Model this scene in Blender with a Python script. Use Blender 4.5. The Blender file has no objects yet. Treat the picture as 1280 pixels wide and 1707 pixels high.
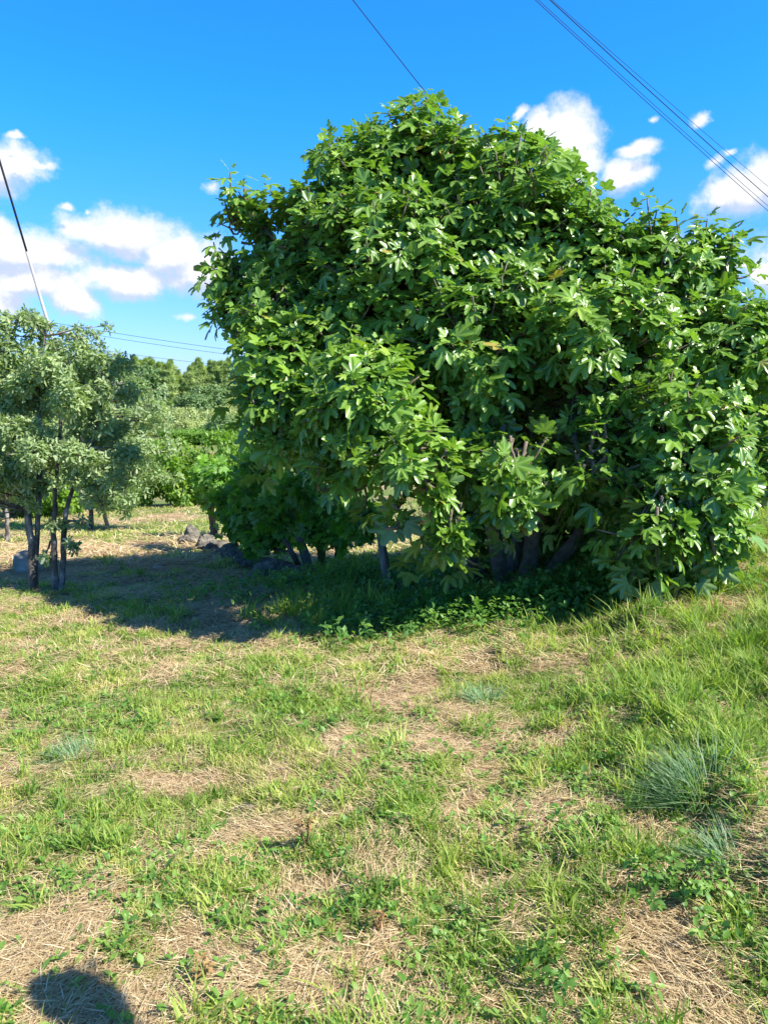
import bpy, bmesh, math, random
import numpy as np
from mathutils import Vector, Matrix

rng = np.random.default_rng(7)
random.seed(7)
scene = bpy.context.scene
COL = scene.collection
R = math.radians

# ------------------------------------------------------------------ camera
FPX = 1250.0                      # focal length in photo pixels (photo 1280 x 1707)
PITCH = R(9.7)
CAMH = 1.55
cam_d = bpy.data.cameras.new('camera')
cam_d.sensor_fit = 'VERTICAL'
cam_d.sensor_height = 24.0
cam_d.lens = 24.0 * FPX / 1707.0
cam_d.clip_start = 0.05
cam_d.clip_end = 5000
cam = bpy.data.objects.new('camera', cam_d)
COL.objects.link(cam)
cam.location = (0, 0, CAMH)
cam.rotation_euler = (R(90) - PITCH, 0, 0)
scene.camera = cam

def ray(px, py):
    u = (px - 640.0) / FPX
    v = (853.5 - py) / FPX
    return np.array([u, math.cos(PITCH) + v * math.sin(PITCH), v * math.cos(PITCH) - math.sin(PITCH)])

def at(px, py, Y):
    d = ray(px, py)
    return np.array([0, 0, CAMH]) + d * (Y / d[1])

# ------------------------------------------------------------------ sun and sky
SUN_AZ, SUN_EL = R(66), R(45)     # shadows run forward and 66 degrees to the left
SUN = Vector((math.sin(SUN_AZ) * math.cos(SUN_EL), -math.cos(SUN_AZ) * math.cos(SUN_EL), math.sin(SUN_EL)))
sun_d = bpy.data.lights.new('sun', 'SUN')
sun_d.energy = 5.0
sun_d.angle = R(0.5)
sun_d.color = (1.0, 0.95, 0.86)
sun = bpy.data.objects.new('sun', sun_d)
COL.objects.link(sun)
sun.rotation_euler = SUN.to_track_quat('Z', 'Y').to_euler()
sun.location = (8, -6, 12)

scene.view_settings.view_transform = 'Standard'
scene.view_settings.look = 'None'
scene.view_settings.gamma = 1.0
scene.view_settings.exposure = 1.0

world = bpy.data.worlds.new('World')
scene.world = world
world.use_nodes = True
wn, wl = world.node_tree.nodes, world.node_tree.links
wn.clear()

def azel(px, py):
    d = ray(px, py)
    return math.atan2(d[0], d[1]), math.atan2(d[2], math.hypot(d[0], d[1]))

CLOUDS = [  # px, py, half width, half height, weight
 (15,268,62,30,1),(-30,290,60,40,1),(30,228,26,9,.75),(70,275,30,10,.8),
 (205,388,95,42,1),(130,385,34,20,.9),(285,425,68,44,1),(345,450,62,52,1),(410,475,50,42,1),
 (40,420,120,38,1),(-10,400,60,32,1),(50,470,110,38,1),(125,503,42,26,1),(-20,500,80,46,1),(225,465,100,32,1),
 (352,310,28,22,.5),(305,528,34,11,.55),(107,345,18,10,.7),(140,350,14,9,.6),
 (940,232,58,58,1.05),(962,272,44,36,1),(902,205,30,28,.9),(868,190,14,14,.7),(1062,250,42,17,.85),(1042,292,46,30,.95),
 (1085,203,17,9,.5),(1168,200,26,16,.6),(1187,278,26,16,.6),(1210,262,16,10,.7),
 (1238,325,68,40,1),(1290,305,60,46,1.05),(1272,458,34,26,.9),(1250,438,24,14,.8),(1110,412,70,26,.9),(1170,455,60,40,.9),
 (1500,420,200,70,1),(1420,300,60,30,.9),(-300,420,200,60,1),(-160,300,80,30,.9),(1700,200,120,60,.9),(-500,150,120,40,.9),
]
def mth(nodes, links, op, a, b=None, c=None):
    n = nodes.new('ShaderNodeMath'); n.operation = op
    for i, v in enumerate((a, b, c)):
        if v is None: continue
        if isinstance(v, (int, float)): n.inputs[i].default_value = v
        else: links.new(v, n.inputs[i])
    return n.outputs[0]

grp = bpy.data.node_groups.new('cloud_density', 'ShaderNodeTree')
grp.interface.new_socket('P', in_out='INPUT', socket_type='NodeSocketVector')
grp.interface.new_socket('D', in_out='OUTPUT', socket_type='NodeSocketFloat')
gn, gl = grp.nodes, grp.links
gi = gn.new('NodeGroupInput'); go = gn.new('NodeGroupOutput')
nz = gn.new('ShaderNodeTexNoise'); nz.inputs['Scale'].default_value = 16; nz.inputs['Detail'].default_value = 7; nz.inputs['Roughness'].default_value = .58
gl.new(gi.outputs[0], nz.inputs['Vector'])
sb = gn.new('ShaderNodeVectorMath'); sb.operation = 'SUBTRACT'; sb.inputs[1].default_value = (.5, .5, .5)
gl.new(nz.outputs['Color'], sb.inputs[0])
sc_ = gn.new('ShaderNodeVectorMath'); sc_.operation = 'MULTIPLY'; sc_.inputs[1].default_value = (.05, .035, 0)
gl.new(sb.outputs[0], sc_.inputs[0])
ad = gn.new('ShaderNodeVectorMath'); ad.operation = 'ADD'
gl.new(gi.outputs[0], ad.inputs[0]); gl.new(sc_.outputs[0], ad.inputs[1])
acc = None
for (px, py, rx, ry, w) in CLOUDS:
    a, e = azel(px, py)
    s = gn.new('ShaderNodeVectorMath'); s.operation = 'SUBTRACT'; s.inputs[1].default_value = (a, e, 0)
    gl.new(ad.outputs[0], s.inputs[0])
    m = gn.new('ShaderNodeVectorMath'); m.operation = 'MULTIPLY'; m.inputs[1].default_value = (FPX / rx / 1.03, FPX / ry / 1.03, 0)
    gl.new(s.outputs[0], m.inputs[0])
    l = gn.new('ShaderNodeVectorMath'); l.operation = 'LENGTH'; gl.new(m.outputs[0], l.inputs[0])
    d = mth(gn, gl, 'SUBTRACT', w, l.outputs['Value'])
    acc = d if acc is None else mth(gn, gl, 'SMOOTH_MAX', acc, d, .12)
nf = gn.new('ShaderNodeTexNoise'); nf.inputs['Scale'].default_value = 34; nf.inputs['Detail'].default_value = 9; nf.inputs['Roughness'].default_value = .66
gl.new(gi.outputs[0], nf.inputs['Vector'])
fine = mth(gn, gl, 'MULTIPLY_ADD', nf.outputs['Fac'], 1.1, -.55)
tot = mth(gn, gl, 'ADD', acc, fine)
gl.new(tot, go.inputs[0])

tc = wn.new('ShaderNodeTexCoord')
sep = wn.new('ShaderNodeSeparateXYZ'); wl.new(tc.outputs['Generated'], sep.inputs[0])
az = mth(wn, wl, 'ARCTAN2', sep.outputs[0], sep.outputs[1])
el = mth(wn, wl, 'ARCSINE', sep.outputs[2])
cmb = wn.new('ShaderNodeCombineXYZ'); wl.new(az, cmb.inputs[0]); wl.new(el, cmb.inputs[1])
g0 = wn.new('ShaderNodeGroup'); g0.node_tree = grp; wl.new(cmb.outputs[0], g0.inputs[0])
shf = wn.new('ShaderNodeVectorMath'); shf.operation = 'ADD'; shf.inputs[1].default_value = (.006, .022, 0)
wl.new(cmb.outputs[0], shf.inputs[0])
g1 = wn.new('ShaderNodeGroup'); g1.node_tree = grp; wl.new(shf.outputs[0], g1.inputs[0])
def mrange(nodes, links, v, a, b, c=0., d=1., smooth=True):
    n = nodes.new('ShaderNodeMapRange')
    n.interpolation_type = 'SMOOTHSTEP' if smooth else 'LINEAR'
    links.new(v, n.inputs['Value'])
    for k, x in zip(('From Min', 'From Max', 'To Min', 'To Max'), (a, b, c, d)): n.inputs[k].default_value = x
    return n.outputs['Result']
mask = mrange(wn, wl, g0.outputs[0], -.10, .56)
dif = mth(wn, wl, 'SUBTRACT', g0.outputs[0], g1.outputs[0])
lit = mrange(wn, wl, dif, -.34, .22)
ccol = wn.new('ShaderNodeMix'); ccol.data_type = 'RGBA'
ccol.inputs[6].default_value = (3.3, 3.8, 5.0, 1)
ccol.inputs[7].default_value = (5.3, 5.4, 5.7, 1)
wl.new(lit, ccol.inputs[0])
sky = wn.new('ShaderNodeTexSky'); sky.sky_type = 'NISHITA'; sky.sun_disc = False
sky.sun_elevation = SUN_EL; sky.sun_rotation = math.pi - SUN_AZ
sky.air_density = 1.0; sky.dust_density = .4; sky.ozone_density = 3.0; sky.altitude = 400
tint = wn.new('ShaderNodeMix'); tint.data_type = 'RGBA'; tint.blend_type = 'MULTIPLY'; tint.inputs[0].default_value = 1
tg = wn.new('ShaderNodeMix'); tg.data_type = 'RGBA'
tg.inputs[6].default_value = (.50, .68, 1.22, 1); tg.inputs[7].default_value = (.15, .94, 1.72, 1)
wl.new(mrange(wn, wl, el, -.02, .36), tg.inputs[0]); tg2 = wn.new('ShaderNodeMix'); tg2.data_type = 'RGBA'; tg2.inputs[7].default_value = (.42, .50, .60, 1)
wl.new(mrange(wn, wl, el, .55, .9), tg2.inputs[0]); wl.new(tg.outputs[2], tg2.inputs[6]); wl.new(tg2.outputs[2], tint.inputs[7])
wl.new(sky.outputs[0], tint.inputs[6])
mx = wn.new('ShaderNodeMix'); mx.data_type = 'RGBA'
wl.new(mask, mx.inputs[0]); wl.new(tint.outputs[2], mx.inputs[6]); wl.new(ccol.outputs[2], mx.inputs[7])
bg = wn.new('ShaderNodeBackground'); bg.inputs['Strength'].default_value = .10
wl.new(mx.outputs[2], bg.inputs['Color'])
wo = wn.new('ShaderNodeOutputWorld'); wl.new(bg.outputs[0], wo.inputs[0])

# ------------------------------------------------------------------ helpers
def hash2(ix, iy, seed):
    h = (ix.astype(np.int64) * 374761393 + iy.astype(np.int64) * 668265263 + seed * 1442695041) & 0xffffffff
    h = ((h ^ (h >> 13)) * 1274126177) & 0xffffffff
    return ((h ^ (h >> 16)) & 0xffff) / 65535.0

def vnoise(x, y, seed=0):
    x = np.asarray(x, float); y = np.asarray(y, float)
    ix = np.floor(x); iy = np.floor(y); fx = x - ix; fy = y - iy
    fx = fx * fx * (3 - 2 * fx); fy = fy * fy * (3 - 2 * fy)
    a = hash2(ix, iy, seed); b = hash2(ix + 1, iy, seed); c = hash2(ix, iy + 1, seed); d = hash2(ix + 1, iy + 1, seed)
    return (a * (1 - fx) + b * fx) * (1 - fy) + (c * (1 - fx) + d * fx) * fy

def fbm(x, y, f=1., o=4, seed=0):
    s = 0.; a = 1.; t = 0.
    for i in range(o):
        s = s + a * vnoise(np.asarray(x) * f, np.asarray(y) * f, seed + i * 17); t += a; a *= .5; f *= 2.03
    return s / t

ZK = np.array([[-60, 1.5], [-8, .2], [0, 0], [3, -.14], [6.5, -.38], [8.5, -.58], [12.4, -.97], [14, -1.2], [18, -1.6], [22, -1.95],
               [30, -2.9], [45, -3.2], [60, -3.05], [100, -3.2], [140, -3.2], [165, -1.5], [200, 1.5], [300, 5], [900, 8], [3000, 8]])
def zt(x, y):
    x = np.asarray(x, float); y = np.asarray(y, float)
    z = np.interp(y, ZK[:, 0], ZK[:, 1])
    bank = .15 * np.log1p(np.exp(np.clip(x, -12, 12) * 2.5)) / 2.5
    fade = np.clip(1 - (y - 14) / 22, 0, 1)
    z = z + bank * fade + .012 * np.clip(x, -10, 0)
    near = np.clip(1 - (y - 12) / 14, 0, 1)
    z = z + near * ((fbm(x, y, 1.3, 3, 5) - .5) * .10 + (fbm(x, y, 4.5, 2, 9) - .5) * .06)
    z = z + (1 - near) * (fbm(x, y, .06, 3, 11) - .5) * 1.2 * np.clip((y - 40) / 60, 0, 1)
    z = z + np.clip((x - .4) / 1.2, 0, 1) * near * np.maximum(0, fbm(x, y, 2.4, 2, 61) - .5) * .42
    # low mound with weeds in front of the old posts
    m = gmound
    z = z + m[2] * np.exp(-(((x - m[0]) / m[3]) ** 2 + ((y - m[1]) / m[4]) ** 2))
    return z
gmound = (-.3, 7.0, .14, .8, .7)

def gp(px, py):
    d = ray(px, py); Y = np.geomspace(.8, 300, 1500)
    P = d[None, :] * (Y / d[1])[:, None]
    z = zt(P[:, 0], P[:, 1])
    i = np.argmax(CAMH + P[:, 2] < z)
    return np.array([P[i, 0], P[i, 1], z[i]])

class MB:
    def __init__(s): s.V = []; s.F = []; s.n = 0; s.T = []; s.Q = []
    def add(s, V, Fs, tint=0., vein=0.):
        V = np.asarray(V, float).reshape(-1, 3)
        s.V.append(V)
        for F in Fs:
            F = np.asarray(F, int)
            if len(F): s.F.append(F + s.n)
        s.T.append(np.broadcast_to(np.asarray(tint, float), (len(V),)))
        s.Q.append(np.broadcast_to(np.asarray(vein, float), (len(V),)))
        s.n += len(V)
    def inst(s, tmpl, Rm, S, P, tint):
        V, Fs, vein = tmpl
        N = len(P); n = len(V)
        W = np.einsum('nij,vj->nvi', Rm, V) * np.asarray(S).reshape(-1, 1, 1) + P[:, None, :]
        off = (np.arange(N) * n)
        FF = [(F[None, :, :] + off[:, None, None]).reshape(-1, F.shape[1]) for F in Fs]
        s.add(W.reshape(-1, 3), FF, np.repeat(tint, n), np.tile(vein, N))
    def tube(s, pts, rad, sides=6, tint=0., jitter=0.):
        pts = np.asarray(pts, float); k = len(pts)
        rad = np.broadcast_to(np.asarray(rad, float), (k,))
        tan = np.gradient(pts, axis=0); tan /= np.linalg.norm(tan, axis=1)[:, None] + 1e-9
        up = np.array([0, 0, 1.]) if abs(tan[0][2]) < .9 else np.array([1., 0, 0])
        V = []
        for i in range(k):
            a = np.cross(tan[i], up); a /= np.linalg.norm(a) + 1e-9
            b = np.cross(tan[i], a)
            th = np.arange(sides) * 2 * np.pi / sides
            rr = rad[i] * (1 + jitter * rng.uniform(-1, 1, sides))
            V.append(pts[i] + np.outer(np.cos(th) * rr, a) + np.outer(np.sin(th) * rr, b))
        V = np.concatenate(V)
        F = [[i * sides + j, i * sides + (j + 1) % sides, (i + 1) * sides + (j + 1) % sides, (i + 1) * sides + j]
             for i in range(k - 1) for j in range(sides)]
        caps = [np.array([list(range(sides))[::-1]]), np.array([[(k - 1) * sides + j for j in range(sides)]])]
        s.add(V, [np.array(F)] + caps, tint)
    def build(s, name, mat, parent=None, smooth=True):
        me = bpy.data.meshes.new(name)
        V = np.concatenate(s.V)
        me.vertices.add(len(V)); me.vertices.foreach_set('co', V.astype(np.float32).ravel())
        idx = np.concatenate([F.ravel() for F in s.F])
        cnt = np.concatenate([np.full(len(F), F.shape[1]) for F in s.F])
        st = np.concatenate([[0], np.cumsum(cnt)[:-1]])
        me.loops.add(len(idx)); me.loops.foreach_set('vertex_index', idx.astype(np.int32))
        me.polygons.add(len(cnt)); me.polygons.foreach_set('loop_start', st.astype(np.int32))
        me.polygons.foreach_set('use_smooth', np.full(len(cnt), smooth))
        for nm, arr in (('tint', s.T), ('vein', s.Q)):
            A = me.attributes.new(nm, 'FLOAT', 'POINT'); A.data.foreach_set('value', np.concatenate(arr).astype(np.float32))
        me.update(calc_edges=True)
        me.materials.append(mat)
        o = bpy.data.objects.new(name, me); COL.objects.link(o)
        if parent: o.parent = parent; o.matrix_parent_inverse = Matrix.Translation(-parent.location)
        return o

def tag(o, label=None, cat=None, group=None, kind=None):
    if label: o['label'] = label
    if cat: o['category'] = cat
    if group: o['group'] = group
    if kind: o['kind'] = kind
    return o
def empty(name, loc, label=None, cat=None, group=None):
    o = bpy.data.objects.new(name, None); COL.objects.link(o); o.location = loc
    o.empty_display_size = .2
    return tag(o, label, cat, group)
def copy_tree(o, parent=None):
    c = o.copy(); COL.objects.link(c)
    if parent: c.parent = parent
    for ch in list(o.children): copy_tree(ch, c)
    return c

def unit(v): return v / (np.linalg.norm(v, axis=-1, keepdims=True) + 1e-9)
def frames(d, n):
    d = unit(d); x = unit(np.cross(d, n)); z = np.cross(x, d)
    return np.stack([x, d, z], axis=2)

# ------------------------------------------------------------------ materials
def newmat(name):
    m = bpy.data.materials.new(name); m.use_nodes = True
    n, l = m.node_tree.nodes, m.node_tree.links; n.clear()
    return m, n, l
def ramp(n, l, fac, cols):
    r = n.new('ShaderNodeValToRGB'); e = r.color_ramp.elements
    while len(e) < len(cols): e.new(.5)
    for i, (p, c) in enumerate(cols): e[i].position = p; e[i].color = (*c, 1)
    l.new(fac, r.inputs[0]); return r.outputs[0]
def mixc(n, l, f, a, b, mode='MIX'):
    m = n.new('ShaderNodeMix'); m.data_type = 'RGBA'; m.blend_type = mode
    for s, v in ((0, f), (6, a), (7, b)):
        if isinstance(v, (int, float)): m.inputs[s].default_value = v
        elif isinstance(v, tuple): m.inputs[s].default_value = (*v, 1)
        else: l.new(v, m.inputs[s])
    return m.outputs[2]

def leaf_mat(name, cols, under=None, rough=.42, trans=.3, veincol=None, spec=.5, tgain=1.6):
    m, n, l = newmat(name)
    a = n.new('ShaderNodeAttribute'); a.attribute_name = 'tint'
    c = ramp(n, l, a.outputs['Fac'], cols)
    if veincol:
        v = n.new('ShaderNodeAttribute'); v.attribute_name = 'vein'
        c = mixc(n, l, v.outputs['Fac'], c, veincol)
    top = c
    if under:
        g = n.new('ShaderNodeNewGeometry')
        c = mixc(n, l, g.outputs['Backfacing'], c, under)
    p = n.new('ShaderNodeBsdfPrincipled'); l.new(c, p.inputs['Base Color'])
    p.inputs['Roughness'].default_value = rough; p.inputs['Specular IOR Level'].default_value = spec
    t = n.new('ShaderNodeBsdfTranslucent')
    tcx = mixc(n, l, 1., top, (1.15 * tgain, 1.3 * tgain, .45 * tgain), 'MULTIPLY')
    l.new(tcx, t.inputs['Color'])
    s = n.new('ShaderNodeMixShader'); s.inputs[0].default_value = trans
    l.new(p.outputs[0], s.inputs[1]); l.new(t.outputs[0], s.inputs[2])
    o = n.new('ShaderNodeOutputMaterial'); l.new(s.outputs[0], o.inputs[0])
    return m

def rough_mat(name, cols, scale=8, detail=6, rough=.9, bump=.4, stretch=(1, 1, 1), bdist=.02):
    m, n, l = newmat(name)
    t = n.new('ShaderNodeTexCoord'); mp = n.new('ShaderNodeMapping'); mp.inputs['Scale'].default_value = stretch
    l.new(t.outputs['Object'], mp.inputs[0])
    z = n.new('ShaderNodeTexNoise'); z.inputs['Scale'].default_value = scale; z.inputs['Detail'].default_value = detail
    z.inputs['Roughness'].default_value = .65
    l.new(mp.outputs[0], z.inputs['Vector'])
    c = ramp(n, l, z.outputs['Fac'], cols)
    p = n.new('ShaderNodeBsdfPrincipled'); l.new(c, p.inputs['Base Color']); p.inputs['Roughness'].default_value = rough
    p.inputs['Specular IOR Level'].default_value = .25
    b = n.new('ShaderNodeBump'); b.inputs['Strength'].default_value = bump; b.inputs['Distance'].default_value = bdist
    l.new(z.outputs['Fac'], b.inputs['Height']); l.new(b.outputs[0], p.inputs['Normal'])
    o = n.new('ShaderNodeOutputMaterial'); l.new(p.outputs[0], o.inputs[0])
    return m

M = {}
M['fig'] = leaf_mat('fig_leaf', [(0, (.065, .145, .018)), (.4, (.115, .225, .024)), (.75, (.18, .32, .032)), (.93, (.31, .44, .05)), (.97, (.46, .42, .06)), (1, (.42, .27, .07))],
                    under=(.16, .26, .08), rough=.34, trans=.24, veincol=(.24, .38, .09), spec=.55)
M['vine'] = leaf_mat('vine_leaf', [(0, (.07, .18, .02)), (.5, (.14, .30, .03)), (1, (.27, .45, .04))], under=(.18, .30, .09), rough=.5, trans=.35)
M['oak'] = leaf_mat('oak_leaf', [(0, (.15, .22, .09)), (.5, (.27, .355, .155)), (1, (.41, .49, .24))], under=(.36, .43, .24), rough=.5, trans=.3)
M['olive'] = leaf_mat('scrub_leaf', [(0, (.24, .30, .11)), (.5, (.37, .42, .17)), (1, (.50, .52, .25))], under=(.38, .42, .2), rough=.6, trans=.25)
M['bright'] = leaf_mat('bright_leaf', [(0, (.09, .19, .02)), (.5, (.16, .28, .03)), (1, (.27, .37, .05))], rough=.5, trans=.4)
M['dark'] = leaf_mat('dark_leaf', [(0, (.07, .14, .045)), (.5, (.12, .20, .06)), (1, (.19, .28, .09))], rough=.6, trans=.15)
M['pine'] = leaf_mat('pine_needles', [(0, (.17, .24, .08)), (.5, (.28, .36, .12)), (1, (.42, .48, .18))], rough=.6, trans=.35)
M['hedge'] = leaf_mat('hedge_leaf', [(0, (.10, .21, .035)), (.5, (.17, .30, .05)), (1, (.27, .38, .08))], rough=.5, trans=.35)
M['weed'] = leaf_mat('weed_leaf', [(0, (.06, .16, .03)), (.5, (.14, .28, .045)), (1, (.26, .38, .08))], rough=.5, trans=.35)
M['grass'] = leaf_mat('green_grass', [(0, (.10, .18, .03)), (.25, (.18, .29, .05)), (.55, (.30, .39, .075)), (.8, (.42, .47, .12)), (1, (.60, .53, .21))], rough=.55, trans=.38, spec=.3, tgain=1.4)
M['tussock'] = leaf_mat('blue_grass', [(0, (.12, .22, .10)), (.5, (.18, .30, .15)), (1, (.29, .39, .21))], rough=.5, trans=.3)
M['straw'] = leaf_mat('dry_straw', [(0, (.26, .155, .08)), (.35, (.47, .34, .18)), (.7, (.68, .52, .30)), (1, (.86, .71, .47))], rough=.7, trans=.2, spec=.2, tgain=.8)
M['brown'] = leaf_mat('dead_leaf', [(0, (.24, .13, .06)), (.5, (.40, .24, .09)), (1, (.34, .36, .10))], rough=.7, trans=.2, tgain=.8)
M['figbark'] = rough_mat('fig_bark', [(.25, (.08, .062, .045)), (.55, (.19, .15, .11)), (.8, (.34, .28, .21))], 14, bump=.5)
M['oakbark'] = rough_mat('oak_bark', [(.3, (.035, .03, .026)), (.5, (.12, .10, .085)), (.62, (.30, .27, .24)), (.8, (.52, .49, .45))], 9, bump=.8, stretch=(1, 1, .55))
M['vinebark'] = rough_mat('vine_bark', [(.3, (.07, .045, .035)), (.6, (.19, .13, .10)), (.85, (.3, .22, .17))], 16, bump=.8, stretch=(1, 1, .25))
M['post'] = rough_mat('weathered_post', [(.3, (.09, .075, .06)), (.6, (.20, .17, .14)), (.85, (.32, .28, .23))], 10, bump=.5, stretch=(1, 1, .15))
M['greenpost'] = rough_mat('mossy_post', [(.3, (.06, .10, .03)), (.6, (.13, .19, .05)), (.85, (.22, .27, .09))], 12, bump=.5, stretch=(1, 1, .3))
M['rock'] = rough_mat('granite', [(.3, (.05, .043, .034)), (.45, (.13, .115, .09)), (.6, (.24, .215, .17)), (.75, (.38, .35, .29))], 14, 12, bump=1., bdist=.05)
M['palerock'] = rough_mat('pale_granite', [(.3, (.22, .19, .15)), (.5, (.38, .34, .28)), (.7, (.5, .46, .39))], 5, 10, bump=.7, bdist=.04)
M['wire'] = rough_mat('dark_wire', [(.3, (.015, .015, .018)), (.8, (.03, .03, .035))], 5, rough=.5, bump=0)
M['sleeve'] = rough_mat('grey_sleeve', [(.3, (.30, .28, .27)), (.8, (.42, .40, .38))], 8, rough=.6, bump=.1)

# ------------------------------------------------------------------ ground
STRAW = [  # px, py, strength, radius x (px), radius y (px): dry patches
 (760,1130,1.0,190,36),(900,1120,.8,90,40),(640,1195,.5,150,24),(120,1520,.9,150,60),(180,1600,.8,170,60),(60,1640,.7,120,60),
 (230,1250,.5,60,30),(240,1330,.5,60,40),(390,1395,.9,80,34),(1150,1560,.8,150,50),(225,868,1.6,110,8),(160,1670,.8,80,40),(800,1500,.5,60,18),(680,1390,.5,70,16),(900,1450,.5,50,16),(1120,1060,.7,90,14),(1240,1080,.6,60,16),(1040,1110,.6,80,12),(1200,1015,.7,80,12),(960,1180,.5,60,16),(1240,1260,.8,40,14),(1180,1170,.6,50,12),(1010,1330,.6,50,14),(1060,1410,.7,60,18),(1230,1640,.7,120,80),(950,1370,.5,140,30),(1100,1420,.5,120,40),
 (40,1065,.8,70,35),(10,1205,.9,28,40),(330,1120,.6,90,22),(650,1075,.5,70,14),(200,960,.9,170,25),(250,915,.8,150,14),(60,930,1.0,120,36),
 (330,1030,.8,160,40),(420,990,.8,120,40),(240,1300,.4,40,30),(1230,920,.6,80,60),(1180,1000,.5,60,30),(520,1480,.5,90,40),(820,1290,.4,80,30),
 (1050,990,.6,60,20),(700,1250,.3,110,24),(460,1150,.35,70,22),(600,1560,.4,70,40),(330,1450,.4,90,40),
]
GREEN = [(300,1160,.7,260,40),(530,1180,.8,80,30),(200,870,.5,180,16),(130,1050,.6,60,30),(320,880,.9,130,12),(1130,1160,.6,150,60),(1200,1200,.5,110,80),
 (450,1330,.4,150,60),(700,1450,.6,200,80),(780,1600,.8,230,80),(100,1400,.6,120,50),(1000,1250,.4,120,60),(180,1230,.6,80,40),(620,1350,.4,140,50),(130,935,.5,60,16),(90,1180,.5,90,40)]
PATCH = []
for s, L in ((-1, STRAW), (1, GREEN)):
    for (px, py, w, rx, ry) in L:
        c = gp(px, py); t = gp(px, py - ry); b = gp(px, py + ry)
        sx = rx / FPX * c[1]; sy = max(.06, (t[1] - b[1]) / 2)
        PATCH.append((c[0], c[1], s * w, sx, sy))
def greenness(x, y):
    x = np.asarray(x, float); y = np.asarray(y, float)
    wx = x + (fbm(x, y, 2.2, 3, 31) - .5) * .5; wy = y + (fbm(x, y, 2.2, 3, 37) - .5) * .5
    g = .76 + (fbm(x, y, 1.1, 4, 21) - .5) * 1.1 + (fbm(x, y, 5, 3, 23) - .5) * 1.5 + (fbm(x, y, 14, 2, 29) - .5) * .7
    for (cx, cy, w, sx, sy) in PATCH:
        g = g + w * .50 * np.exp(-(((wx - cx) / sx) ** 2 + ((wy - cy) / sy) ** 2))
    g = g - .12 * np.clip((y - 8) / 5, 0, 1) * np.clip((22 - y) / 4, 0, 1)
    return np.clip(g, 0, 1)

def axis(a, b, step, far, ratio=1.14):
    v = list(np.arange(a, b + 1e-6, step))
    s = step; x = v[-1]
    while x < far[1]: s *= ratio; x += s; v.append(x)
    s = step; x = v[0]; L = []
    while x > far[0]: s *= ratio; x -= s; L.append(x)
    return np.array(L[::-1] + v)
gx = axis(-7, 6, .09, (-1500, 1500)); gy = axis(.5, 13, .07, (-300, 2500), 1.09)
X, Y = np.meshgrid(gx, gy)
Z = zt(X, Y)
nx, ny = len(gx), len(gy)
i = np.arange((ny - 1) * (nx - 1)); r = i // (nx - 1); c = i % (nx - 1); a = r * nx + c
gm = MB(); gm.add(np.stack([X, Y, Z], -1).reshape(-1, 3), [np.stack([a, a + 1, a + nx + 1, a + nx], 1)], greenness(X, Y).ravel())
m, n, l = newmat('ground_soil')
t = n.new('ShaderNodeTexCoord')
at_ = n.new('ShaderNodeAttribute'); at_.attribute_name = 'tint'
def noise(n, l, t, s, d=8, r=.65, stretch=None):
    z = n.new('ShaderNodeTexNoise'); z.inputs['Scale'].default_value = s; z.inputs['Detail'].default_value = d; z.inputs['Roughness'].default_value = r
    if stretch:
        mp = n.new('ShaderNodeMapping'); mp.inputs['Scale'].default_value = stretch; l.new(t.outputs['Object'], mp.inputs[0]); l.new(mp.outputs[0], z.inputs[0])
    else: l.new(t.outputs['Object'], z.inputs['Vector'])
    return z.outputs['Fac']
z1 = noise(n, l, t, 9); z2 = noise(n, l, t, 60, 4, .6, (1, 3, 1)); z3 = noise(n, l, t, .25, 5)
soil = ramp(n, l, z1, [(.28, (.17, .10, .06)), (.45, (.36, .235, .14)), (.6, (.52, .37, .22)), (.75, (.62, .46, .28))])
turf = ramp(n, l, z1, [(.3, (.08, .12, .03)), (.5, (.16, .22, .06)), (.72, (.30, .31, .11))])
gsum = mth(n, l, 'ADD', at_.outputs['Fac'], mth(n, l, 'MULTIPLY_ADD', z2, .5, -.25))
gf = mrange(n, l, gsum, .42, .72)
col = mixc(n, l, gf, soil, turf)
fib = mrange(n, l, z2, .35, .65, .55, 1.25, False)
col = mixc(n, l, 1., col, fib, 'MULTIPLY')
p = n.new('ShaderNodeBsdfPrincipled'); l.new(col, p.inputs['Base Color']); p.inputs['Roughness'].default_value = .95; p.inputs['Specular IOR Level'].default_value = .1
b = n.new('ShaderNodeBump'); b.inputs['Strength'].default_value = .8; b.inputs['Distance'].default_value = .02
l.new(mth(n, l, 'ADD', z1, z2), b.inputs['Height']); l.new(b.outputs[0], p.inputs['Normal'])
o = n.new('ShaderNodeOutputMaterial'); l.new(p.outputs[0], o.inputs[0])
g = gm.build('ground', m); tag(g, kind='structure')

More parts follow.
